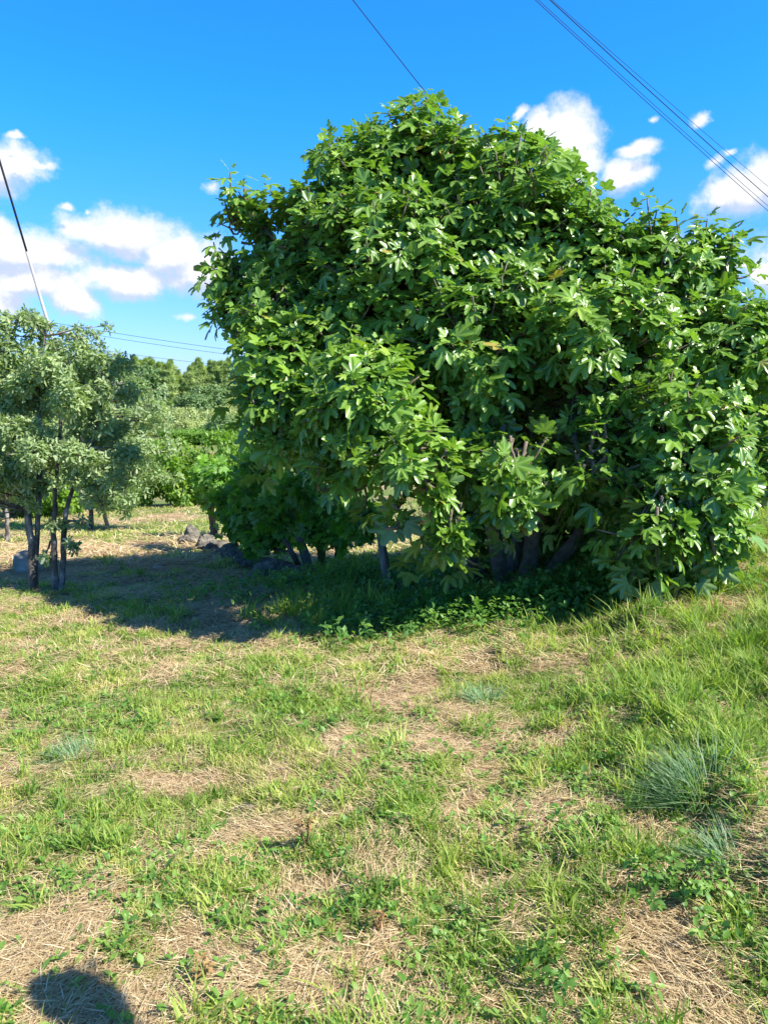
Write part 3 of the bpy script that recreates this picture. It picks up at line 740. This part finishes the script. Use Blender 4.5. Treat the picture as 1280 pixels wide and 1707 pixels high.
for row, (Y_, dens) in enumerate([(30, 5), (38, 6), (47, 5.5), (54, 6), (70, 4.2), (80, 4.2), (92, 4.2), (106, 4.2), (118, 3.6), (128, 3.6)]):
    x = -Y_ * .60; L_ = []
    while x < Y_ * .5:
        px_ = 640 + x / Y_ * FPX
        x += dens * rg.uniform(.35, 1.1) * (1. if px_ < 430 else 2.6)
        px_ = 640 + x / Y_ * FPX
        if 262 < px_ < 400 and Y_ < 66: continue
        if 345 < px_ < 375 and 75 < Y_ < 84: continue
        L_.append(x)
    for k, x in enumerate(L_):
        s = rg.uniform(.7, 1.45) * (1.0 if Y_ > 60 else .75)
        b_ = B_mix[rg.integers(0, 4)]
        if Y_ > 110 and rg.random() < .22: b_ = B_dk[rg.integers(0, 2)]; s *= 1.15
        place(b_, x, Y_ + rg.uniform(-3, 3), s, rg.uniform(.65, 1.1), rg.uniform(0, 6.3), ordinal(k) + ' scrub bush from the left, ' + ROWN[row] + ' of the far scrub', 'bush', 'scrub on the far slope')
# clipped green vineyard strip
h0 = at(275, 752, 60); h1 = at(372, 752, 60)
hb = MB(); rg = np.random.default_rng(93)
n_ = 5200; P_ = np.stack([rg.uniform(h0[0], h1[0], n_), rg.uniform(58.6, 62, n_), np.zeros(n_)], 1)
P_[:, 2] = zt(P_[:, 0], P_[:, 1]) + rg.uniform(.1, 1.0, n_) ** .7 * (.7 + .5 * fbm(P_[:, 0], P_[:, 1], .9, 2, 3)) + .1
rosettes(hb, P_, unit(rg.normal(0, .5, P_.shape) + [0, 0, .8]), SIMPLE, 4, .16, rg, 1., .1, .1)
o_ = hb.build('vineyard_hedge', M['hedge']); tag(o_, 'long bright green clipped hedge strip across the valley floor', 'hedge')
# pines
def pine_proto(seed):
    rg = np.random.default_rng(seed); root = empty('pine_tree', (0, 0, 0)); H = 9.5
    n = 1000; t_ = rg.uniform(.18, 1, n) ** .8
    az_ = rg.uniform(0, 6.28, n); wid = (1 - t_) ** .66 * 4.4 * (.35 + .85 * vnoise(az_ * 1.6, t_ * 7, seed)) * (.75 + .35 * np.sin(t_ * 46)) + .1
    rr = wid * rg.uniform(.35, 1., n) ** .5
    P = np.stack([np.cos(az_) * rr, np.sin(az_) * rr, t_ * H - .12 * rr], 1)
    D = unit(np.stack([np.cos(az_), np.sin(az_), .5 + 0 * az_], 1))
    mb = MB(); rosettes(mb, P, D, NEEDLE, 5, .62, rg, 1.2, .0, .05, tintbase=np.clip(rg.normal(.5, .3, n), 0, 1))
    mb.build('crown', M['pine'], root)
    wb = MB(); wb.tube(np.array([[0, 0, -.4], [.03, 0, 3], [0, .04, 6], [0, 0, 9.2]]), [.17, .13, .08, .02], 7)
    for k in range(14):
        z = rg.uniform(2, 7.5); a_ = rg.uniform(0, 6.3); L = (1 - z / H) * 1.7
        wb.tube(np.array([[0, 0, z], [math.cos(a_) * L, math.sin(a_) * L, z + .3]]), [.04, .01], 4)
    wb.build('trunk', M['vinebark'], root); return root
PN = [pine_proto(101 + k) for k in range(4)]
rg = np.random.default_rng(100)
for row, (Y_, sp) in enumerate([(134, 1.35), (143, 1.35), (154, 1.6)]):
    x = -Y_ * .62; kk = [0]
    while x < Y_ * .5:
        x += sp * rg.uniform(.6, 1.4) * (1.0 if x < -22 else 3.0)
        px_ = 640 + x / Y_ * FPX
        s = rg.uniform(.80, 1.0) * (1.08 if px_ < 300 else .96)
        if 295 < px_ < 320: s *= .85
        kk[0] += 1
        place(PN[rg.integers(0, 4)], x, Y_ + rg.uniform(-2, 2), s, rg.uniform(.9, 1.05), rg.uniform(0, 6.3), ordinal(kk[0] - 1) + ' pine from the left in the ' + ['front', 'middle', 'back'][row] + ' row of the ridge wood', 'tree', 'pines on the ridge')

# bare earth bank beyond the lawn is part of the ground; a few dry scrub twigs behind the fig
rg = np.random.default_rng(110)
for k, (px, py, s, lab) in enumerate([(610,905,.55,'low brown scrubby bush on the bare soil behind the green post'),(700,880,.6,'bare twiggy scrub behind the fig tree, seen under its crown'),(760,870,.5,'dry scrub clump farther right under the fig crown')]):
    f = gp(px, py); root = empty('dry_scrub', tuple(f), lab, 'bush', 'scrub behind the fig tree')
    wb = MB()
    for j in range(26):
        e = f + np.array([rg.normal(0, .28), rg.normal(0, .28), rg.uniform(.25, .7)]) * s / .55
        wb.tube(bez(f, e, rg.normal(0, .08, 3), 5), np.linspace(.009, .003, 5), 4)
    wb.build('stem', M['vinebark'], root)
    P_ = f + np.column_stack([rg.normal(0, .22, 160), rg.normal(0, .22, 160), rg.uniform(.1, .6, 160)]) * s / .55
    mb = MB(); rosettes(mb, P_, unit(rg.normal(0, 1, P_.shape) + [0, 0, .8]), SIMPLE, 3, .035, rg); mb.build('foliage', M['vine' if k else 'brown'], root)

# ------------------------------------------------------------------ wires
def wire(label, pts, r, name='overhead_wire', group='power lines overhead', mat='wire', cat='wire', sag=0.):
    pts = np.array(pts, float); 
    t_ = np.linspace(0, 1, len(pts)); tt = np.linspace(0, 1, 40)
    c = np.stack([np.interp(tt, t_, pts[:, k]) for k in range(3)], 1)
    c[:, 2] -= sag * 4 * tt * (1 - tt)
    mb = MB(); mb.tube(c, r, 6); o_ = mb.build(name, M[mat]); return tag(o_, label, cat, group)
def ext(a, b, k):  # stretch the segment beyond both ends
    a = np.array(a); b = np.array(b); return [a - (b - a) * k, b + (b - a) * k]
wire('lowest of the four wires across the upper right sky, leftmost where they leave the picture', ext(at(903,-2,13), at(1282,345,17), .8), .0055, sag=.12)
wire('second lowest of the four wires across the upper right sky, almost touching the lowest', ext(at(908,-2,13.2), at(1282,337,17.2), .8), .0045, sag=.12)
wire('thick dark wire, second from the top of the four across the upper right sky', ext(at(927,-2,12.6), at(1282,322,16.6), .8), .0075, sag=.11)
wire('topmost and thinnest of the four wires across the upper right sky', ext(at(932,-2,12.8), at(1282,304,16.8), .8), .004, sag=.12)
wire('single thin wire running down behind the top of the fig tree', ext(at(590,-2,15), at(745,195,17), .9), .0085, sag=.05)
wire('upper of the two faint distant wires above the pines on the left', ext(at(90,518,60), at(400,566,62), 1.2), .017, sag=1.0)
wire('lower of the two faint distant wires above the pines on the left', ext(at(110,530,60), at(400,574,62), 1.2), .016, sag=1.0)
wire('faintest distant wire just above the pine tops', ext(at(300,590,90), at(400,600,92), 2.0), .02, sag=.8)
ga = gp(183, 882); gt = at(0, 268, ga[1] - 1.0)
gy_root = empty('guy_wire', tuple(ga), 'slanting guy wire with a grey guard sleeve rising from behind the oaks', 'wire')
mb = MB(); ft = gt + (gt - ga) * .75; mb.tube(np.array([ga + (gt - ga) * .72, gt, ft]), .020, 8); mb.build('wire', M['wire'], gy_root)
mb = MB(); mb.tube(np.array([ga - [0, 0, .1], ga + (gt - ga) * .25, ga + (gt - ga) * .78]), [.040, .036, .026], 10); mb.build('guard_sleeve', M['sleeve'], gy_root)
pf = ft.copy(); pf[2] = float(zt(pf[0], pf[1]))
pole = empty('utility_pole', tuple(pf), 'tall wooden utility pole carrying the guy wire, left of the picture', 'pole')
mb = MB(); mb.tube(np.array([pf - [0, 0, .5], ft + [0, 0, .6]]), [.15, .10], 14); mb.build('shaft', M['post'], pole)
mb = MB(); mb.tube(np.array([ft + [-.8, 0, .3], ft + [.8, 0, .3]]), .05, 6); mb.build('crossarm', M['post'], pole)

# ------------------------------------------------------------------ grass and ground cover
def visible(x, y, m=.35): return np.abs(x) < y * .53 + m
def scatter(n, y0, y1, rg, m=.5, fn=None, power=1.):
    """points on the ground between two distances, denser close by"""
    y = y0 * (y1 / y0) ** (rg.random(n) ** power)
    x = (rg.random(n) * 2 - 1) * (y * .53 + m)
    return x, y
def blades(mb, x, y, h, w, lean, az, tint, curl=.5, lift=0.):
    z = zt(x, y) - .004 + lift
    N = len(x); d = np.stack([np.cos(az), np.sin(az)], 1)
    face = az + np.pi / 2 + rng.uniform(-.9, .9, N); s = np.stack([np.cos(face), np.sin(face)], 1)
    def lvl(t):
        r_ = h * np.sin(lean) * t + h * curl * t * t * np.sin(lean); zz = h * np.cos(lean) * t * (1 - .35 * curl * t)
        return x + d[:, 0] * r_, y + d[:, 1] * r_, z + zz
    a = lvl(0); b = lvl(.5); c = lvl(1.)
    V = np.stack([np.stack([a[0] - s[:, 0] * w / 2, a[1] - s[:, 1] * w / 2, a[2]], 1), np.stack([a[0] + s[:, 0] * w / 2, a[1] + s[:, 1] * w / 2, a[2]], 1),
                  np.stack([b[0] + s[:, 0] * w * .42, b[1] + s[:, 1] * w * .42, b[2]], 1), np.stack([b[0] - s[:, 0] * w * .42, b[1] - s[:, 1] * w * .42, b[2]], 1),
                  np.stack(c, 1)], 1)
    o = (np.arange(N) * 5)[:, None]
    mb.add(V.reshape(-1, 3), [np.array([[0, 1, 2, 3]]) + o, np.array([[3, 2, 4]]) + o], np.repeat(tint, 5))
def tuftnoise(x, y, f=9, s=77): return fbm(x, y, f, 2, s)

rg = np.random.default_rng(200)
gb = MB()
for (n, y0, y1, hmin, hmax, wd) in [(260000, 1.15, 4.2, .015, .050, .0040), (200000, 4.2, 9.0, .02, .058, .0065), (60000, 9., 22, .04, .09, .018)]:
    x, y = scatter(n, y0, y1, rg, .6)
    g_ = greenness(x, y); tn = tuftnoise(x, y)
    keep = rg.random(n) < np.clip((g_ - .26) * 1.9, .03, 1) * np.clip(.15 + (tn - .33) * 3.2, .08, 1)
    x, y, g_, tn = x[keep], y[keep], g_[keep], tn[keep]; N = len(x)
    rich = np.clip((x - 1.0) / 1.6, 0, 1) * np.clip((y - 1.5) / 2, 0, 1)
    h = rg.uniform(hmin, hmax, N) * (.6 + .8 * g_) * (.75 + .9 * np.clip(tn - .35, 0, 1)) * (1 + 1.1 * rich)
    colr = np.clip(.60 + (fbm(x, y, 3.1, 3, 301) - .5) * 1.3 + rg.normal(0, .17, N) - .2 * rich, 0, 1)
    blades(gb, x, y, h, wd * rg.uniform(.6, 1.5, N), rg.uniform(.05, .85, N), rg.uniform(0, 6.28, N), colr)
# taller grass tufts
x, y = scatter(7500, 1.3, 9, rg, .6); g_ = greenness(x, y)
rich = np.clip((x - .6) / 1.6, 0, 1) * np.clip((y - 1.8) / 1.5, 0, 1) + .9 * np.exp(-(((x + .5) / 1.2) ** 2 + ((y - 5.9) / .5) ** 2)) + 1.2 * np.exp(-(((x + .3) / 1.) ** 2 + ((y - 6.9) / .8) ** 2))
k_ = rg.random(7500) < (.22 + .9 * rich) * np.clip(g_ * 1.5 + rich * .3 - .3, 0.02, 1); x, y, rich = x[k_], y[k_], rich[k_]
nb = 22; X_ = np.repeat(x, nb) + rg.normal(0, .022, len(x) * nb); Y_ = np.repeat(y, nb) + rg.normal(0, .022, len(x) * nb)
h = np.repeat(rg.uniform(.06, .14, len(x)) * (1 + 1.1 * rich), nb) * rg.uniform(.5, 1.15, len(x) * nb)
blades(gb, X_, Y_, h, rg.uniform(.0035, .0065, len(h)) * (1 + Y_ / 9), rg.uniform(.05, .7, len(h)), rg.uniform(0, 6.28, len(h)),
       np.clip(np.repeat(rg.uniform(.15, .75, len(x)), nb) + rg.normal(0, .08, len(h)), 0, 1), .7)
o_ = gb.build('grass', M['grass'], smooth=False); tag(o_, 'short green grass growing in tufts across the field', 'grass', kind='stuff')

sbm = MB()
for (n, y0, y1, L0, L1, wd) in [(200000, 1.15, 4.2, .02, .085, .0026), (150000, 4.2, 9., .04, .12, .0048), (50000, 9, 22, .1, .25, .016)]:
    x, y = scatter(n, y0, y1, rg, .6); g_ = greenness(x, y)
    keep = rg.random(n) < np.clip(1.15 - g_ * .9, .24, 1); x, y, g_ = x[keep], y[keep], g_[keep]; N = len(x)
    flow = (fbm(x, y, 1.3, 2, 401) - .5) * 5
    blades(sbm, x, y, rg.uniform(L0, L1, N), wd * rg.uniform(.5, 1.4, N), np.clip(rg.normal(1.42, .13, N), .7, 1.56), flow + rg.normal(0, .75, N) + np.pi * rg.integers(0, 2, N),
           np.clip(rg.normal(.58, .24, N) - .3 * (rg.random(N) < .12), 0, 1), .12, rg.uniform(0, .022, N) * (1 + .5 * (y > 4)))
o_ = sbm.build('straw', M['straw'], smooth=False); tag(o_, 'dry mown straw and hay lying in patches over the field', 'dry grass', kind='stuff')

# broad leaved weeds
wm = MB()
n = 15000; x, y = scatter(n, 1.15, 7.5, rg, .5); g_ = greenness(x, y); pn = fbm(x, y, 1.7, 2, 501)
k_ = (rg.random(n) < g_ * .9) & (pn > .46); x, y = x[k_], y[k_]
P_ = np.stack([x, y, zt(x, y) + rg.uniform(.005, .035, len(x))], 1)
rosettes(wm, P_, unit(rg.normal(0, .25, P_.shape) + [0, 0, 1]), SIMPLE, 5, .030, rg, 1., -.25, .1, tintbase=rg.uniform(.25, 1, len(x)))
# leafy weeds along the foot of the fig and the shaded mound
for (cx, cy, sx, sy, n, hh) in [(1.05, 5.45, .65, .25, 900, .20), (-.25, 6.9, .75, .5, 700, .16), (.3, 5.75, .5, .25, 300, .12), (1.8, 5.4, .3, .25, 260, .2)]:
    x = rg.normal(cx, sx, n); y = rg.normal(cy, sy, n)
    P_ = np.stack([x, y, zt(x, y) + rg.uniform(.01, hh, n)], 1)
    rosettes(wm, P_, unit(rg.normal(0, .4, P_.shape) + [0, 0, 1]), SIMPLE, 6, .05, rg, 1., .0, .1, tintbase=rg.uniform(0, .7, n))
o_ = wm.build('weeds', M['weed']); tag(o_, 'small broad leaved weeds scattered through the grass and under the fig', 'weeds', kind='stuff')

# ------------------------------------------------------------------ the person whose head shadow falls on the grass
sh = gp(196, 1694)
PS = 1.05
Lh = (1.59 * PS - sh[2]) / math.tan(SUN_EL)
hx, hy = sh[0] + math.sin(SUN_AZ) * Lh, sh[1] - math.cos(SUN_AZ) * Lh
FACE = R(98)
hx -= .165 * PS * math.cos(FACE); hy -= .165 * PS * math.sin(FACE)
pz = float(zt(hx, hy))                       # the way the person looks, measured from +X
person = empty('person', (hx, hy, pz), 'person in blue shirt and dark trousers beside the picture, head shadow on the bottom grass', 'person')
person.rotation_euler = (0, 0, FACE - R(90)); person.scale = (PS, PS, PS)
def skinned(name, verts, edges, radii, mat, sub=2, root=0):
    me = bpy.data.meshes.new(name); me.from_pydata(verts, edges, []); 
    o_ = bpy.data.objects.new(name, me); COL.objects.link(o_)
    md = o_.modifiers.new('skin', 'SKIN'); md.use_smooth_shade = True
    if not me.skin_vertices: me.skin_vertices.new() if hasattr(me.skin_vertices, 'new') else None
    for i_, r_ in enumerate(radii): me.skin_vertices[0].data[i_].radius = r_ if isinstance(r_, tuple) else (r_, r_)
    me.skin_vertices[0].data[root].use_root = True
    sd = o_.modifiers.new('sub', 'SUBSURF'); sd.levels = sub; sd.render_levels = sub
    dg = bpy.context.evaluated_depsgraph_get(); m2 = bpy.data.meshes.new_from_object(o_.evaluated_get(dg))
    o_.modifiers.clear(); o_.data = m2; m2.name = name
    m2.materials.clear(); m2.materials.append(mat); o_.parent = person
    for q_ in m2.polygons: q_.use_smooth = True
    return o_
M['skin'] = rough_mat('skin', [(.3, (.50, .30, .21)), (.8, (.60, .38, .28))], 30, rough=.5, bump=.05)
M['shirt'] = rough_mat('shirt_cloth', [(.3, (.08, .14, .30)), (.8, (.12, .19, .38))], 60, rough=.9, bump=.2)
M['trousers'] = rough_mat('trouser_cloth', [(.3, (.03, .03, .04)), (.8, (.06, .06, .07))], 60, rough=.9, bump=.2)
M['hair'] = rough_mat('hair', [(.3, (.03, .018, .01)), (.8, (.08, .05, .03))], 40, rough=.5, bump=.5, stretch=(1, 1, .2))
V_ = [(0, 0, .92), (0, .01, 1.08), (0, 0, 1.24), (0, -.01, 1.36), (0, .04, 1.41), (0, .10, 1.45), (0, .165, 1.51), (0, .172, 1.58), (0, .16, 1.65)]
R_ = [(.15, .11), (.135, .10), (.15, .11), (.14, .095), .06, .052, (.060, .070), (.068, .084), (.060, .072)]
E_ = [(i_, i_ + 1) for i_ in range(8)]
for sx in (-1, 1):
    b_ = len(V_)
    V_ += [(sx * .14, -.01, 1.34), (sx * .185, -.02, 1.18), (sx * .195, -.01, 1.06), (sx * .19, .05, .93), (sx * .185, .09, .82), (sx * .183, .105, .77)]
    R_ += [.052, .047, .040, .033, .026, (.018, .036)]; E_ += [(3, b_)] + [(b_ + i_, b_ + i_ + 1) for i_ in range(5)]
    h_ = b_ + 5
    for (fx, fy, L1, L2) in [(-.028, .004, .035, .03), (-.010, .010, .040, .034), (.009, .010, .038, .032), (.026, .004, .030, .026)]:
        c_ = len(V_)
        V_ += [(sx * .183 + fy, .108 + fx, .735), (sx * .181 + fy, .112 + fx, .735 - L1), (sx * .172 + fy, .118 + fx, .735 - L1 - L2)]
        R_ += [.010, .009, .007]; E_ += [(h_, c_), (c_, c_ + 1), (c_ + 1, c_ + 2)]
    c_ = len(V_); V_ += [(sx * .172, .145, .785), (sx * .162, .160, .75)]; R_ += [.011, .009]; E_ += [(h_ - 1, c_), (c_, c_ + 1)]
    b_ = len(V_)
    V_ += [(sx * .09, 0, .86), (sx * .10, .01, .66), (sx * .10, .02, .47), (sx * .105, -.01, .27), (sx * .11, -.03, .09), (sx * .12, .06, .035), (sx * .125, .14, .03)]
    R_ += [.09, .078, .055, .052, .036, (.036, .03), (.038, .022)]; E_ += [(0, b_)] + [(b_ + i_, b_ + i_ + 1) for i_ in range(6)]
skinned('body', V_, E_, R_, M['skin'])
V_ = [(0, 0, .90), (0, .01, 1.08), (0, 0, 1.24), (0, -.01, 1.36), (0, 0, 1.405)]; R_ = [(.175, .135), (.155, .12), (.168, .128), (.155, .11), (.075, .07)]; E_ = [(0, 1), (1, 2), (2, 3), (3, 4)]
for sx in (-1, 1):
    b_ = len(V_); V_ += [(sx * .142, -.01, 1.34), (sx * .188, -.02, 1.18), (sx * .195, -.015, 1.12)]; R_ += [.066, .062, .06]; E_ += [(3, b_), (b_, b_ + 1), (b_ + 1, b_ + 2)]
skinned('shirt', V_, E_, R_, M['shirt'])
V_ = [(0, 0, .90)]; R_ = [(.165, .125)]; E_ = []
for sx in (-1, 1):
    b_ = len(V_); V_ += [(sx * .09, 0, .84), (sx * .10, .01, .66), (sx * .10, .02, .47), (sx * .105, -.01, .27), (sx * .11, -.03, .10)]; R_ += [.105, .092, .074, .068, .064]
    E_ += [(0, b_)] + [(b_ + i_, b_ + i_ + 1) for i_ in range(4)]
skinned('trousers', V_, E_, R_, M['trousers'])
skinned('hair', [(0, .13, 1.48), (0, .125, 1.58), (0, .148, 1.67), (0, .19, 1.695)], [(0, 1), (1, 2), (2, 3)], [(.056, .05), (.078, .08), (.072, .08), (.04, .045)], M['hair'])
nose = bpy.data.meshes.new('nose'); nose.from_pydata([(-.015, .265, 1.555), (.015, .265, 1.555), (0, .288, 1.558), (0, .258, 1.605), (0, .26, 1.548)], [], [(0, 1, 2), (0, 2, 3), (1, 3, 2), (0, 4, 1)]); nose.materials.append(M['skin'])
no = bpy.data.objects.new('nose', nose); COL.objects.link(no); no.parent = person
for sx in (-1, 1):
    bm = bmesh.new(); bmesh.ops.create_icosphere(bm, subdivisions=2, radius=.012); me = bpy.data.meshes.new('eye'); bm.to_mesh(me); bm.free(); me.materials.append(M['trousers'])
    e_ = bpy.data.objects.new('eye', me); COL.objects.link(e_); e_.parent = person; e_.location = (sx * .031, .252, 1.595)
    bm = bmesh.new(); bmesh.ops.create_icosphere(bm, subdivisions=2, radius=.03, matrix=Matrix.Diagonal((.35, .7, 1, 1))); me = bpy.data.meshes.new('ear'); bm.to_mesh(me); bm.free(); me.materials.append(M['skin'])
    e_ = bpy.data.objects.new('ear', me); COL.objects.link(e_); e_.parent = person; e_.location = (sx * .082, .17, 1.58)
bm = bmesh.new(); bmesh.ops.create_icosphere(bm, subdivisions=2, radius=.022, matrix=Matrix.Diagonal((1, .35, .25, 1))); me = bpy.data.meshes.new('mouth'); bm.to_mesh(me); bm.free(); me.materials.append(M['skin'])
e_ = bpy.data.objects.new('mouth', me); COL.objects.link(e_); e_.parent = person; e_.location = (0, .258, 1.525)
print('PERSON', hx, hy, 'azimuth', math.degrees(math.atan2(hx, hy)))

# ------------------------------------------------------------------ distinct tufts and plants in the foreground
def tussock(label, px, py, n, L, spread, lean0=.0, seed=1, wd=.0035):
    rg = np.random.default_rng(seed); f = gp(px, py)
    mb = MB(); x = f[0] + rg.normal(0, spread, n); y = f[1] + rg.normal(0, spread, n)
    az_ = np.arctan2(y - f[1] + .6 * spread, x - f[0] - .9 * spread) + rg.normal(0, .65, n)
    blades(mb, x, y, L * rg.uniform(.5, 1.1, n), np.full(n, wd) * rg.uniform(.7, 1.3, n), rg.uniform(.1, 1.2, n), az_, rg.uniform(0, 1, n), .6)
    o_ = mb.build('grass_tussock', M['tussock'], smooth=False)
    o_.data.transform(Matrix.Translation(-Vector(f))); o_.location = f
    return tag(o_, label, 'grass tuft', 'blue green grass tussocks')
tussock('largest blue green tussock of fine blades at the right of the foreground', 1160,1330, 300, .21, .04, seed=1)
tussock('smaller blue green tussock just below the largest one at the right', 1210,1435, 150, .14, .03, seed=2)
tussock('blue green grass tuft at the left of the field above the straw patch', 120,1265, 170, .13, .04, seed=3)
tussock('blue green tuft on the pale straw below the fig tree', 805,1172, 150, .14, .035, seed=4, wd=.005)
def weedplant(label, px, py, n, sp, hh, leaf, mat, name, seed, group=None):
    rg = np.random.default_rng(seed); f = gp(px, py); root = empty(name, tuple(f), label, 'plant', group)
    P_ = f + np.column_stack([rg.normal(0, sp, n), rg.normal(0, sp * .8, n), rg.uniform(.15, 1, n) * hh])
    A_ = unit(P_ - f + [0, 0, .05])
    mb = MB(); rosettes(mb, P_, A_, SIMPLE, 7, leaf, rg, 1., 0., .1); mb.build('foliage', M[mat], root)
    wb = MB()
    for q in P_: wb.tube(bez(f - [0, 0, .01], q, np.array([0, 0, .01]), 4), [.002, .0018, .0015, .001], 4)
    wb.build('stem', M[mat], root)
    return root
weedplant('dense dark green leafy weed in the lower right foreground', 1130,1490, 60, .085, .10, .024, 'weed', 'leafy_weed', 21)
weedplant('leafy weed at the bottom centre right of the picture', 960,1640, 34, .09, .07, .026, 'weed', 'leafy_weed', 22)
weedplant('rusty orange dock plant left of the centre of the foreground', 512,1420, 9, .014, .15, .02, 'brown', 'dock_plant', 23)
weedplant('reddish dock plant at the bottom left of the foreground grass', 340,1640, 7, .014, .11, .017, 'brown', 'dock_plant', 24)
weedplant('small reddish plant near the bottom centre', 632,1560, 6, .012, .09, .016, 'brown', 'dock_plant', 25)
weedplant('broad leaved weed in the dark grass left of the bottom centre', 600,1510, 18, .05, .05, .026, 'weed', 'leafy_weed', 26)
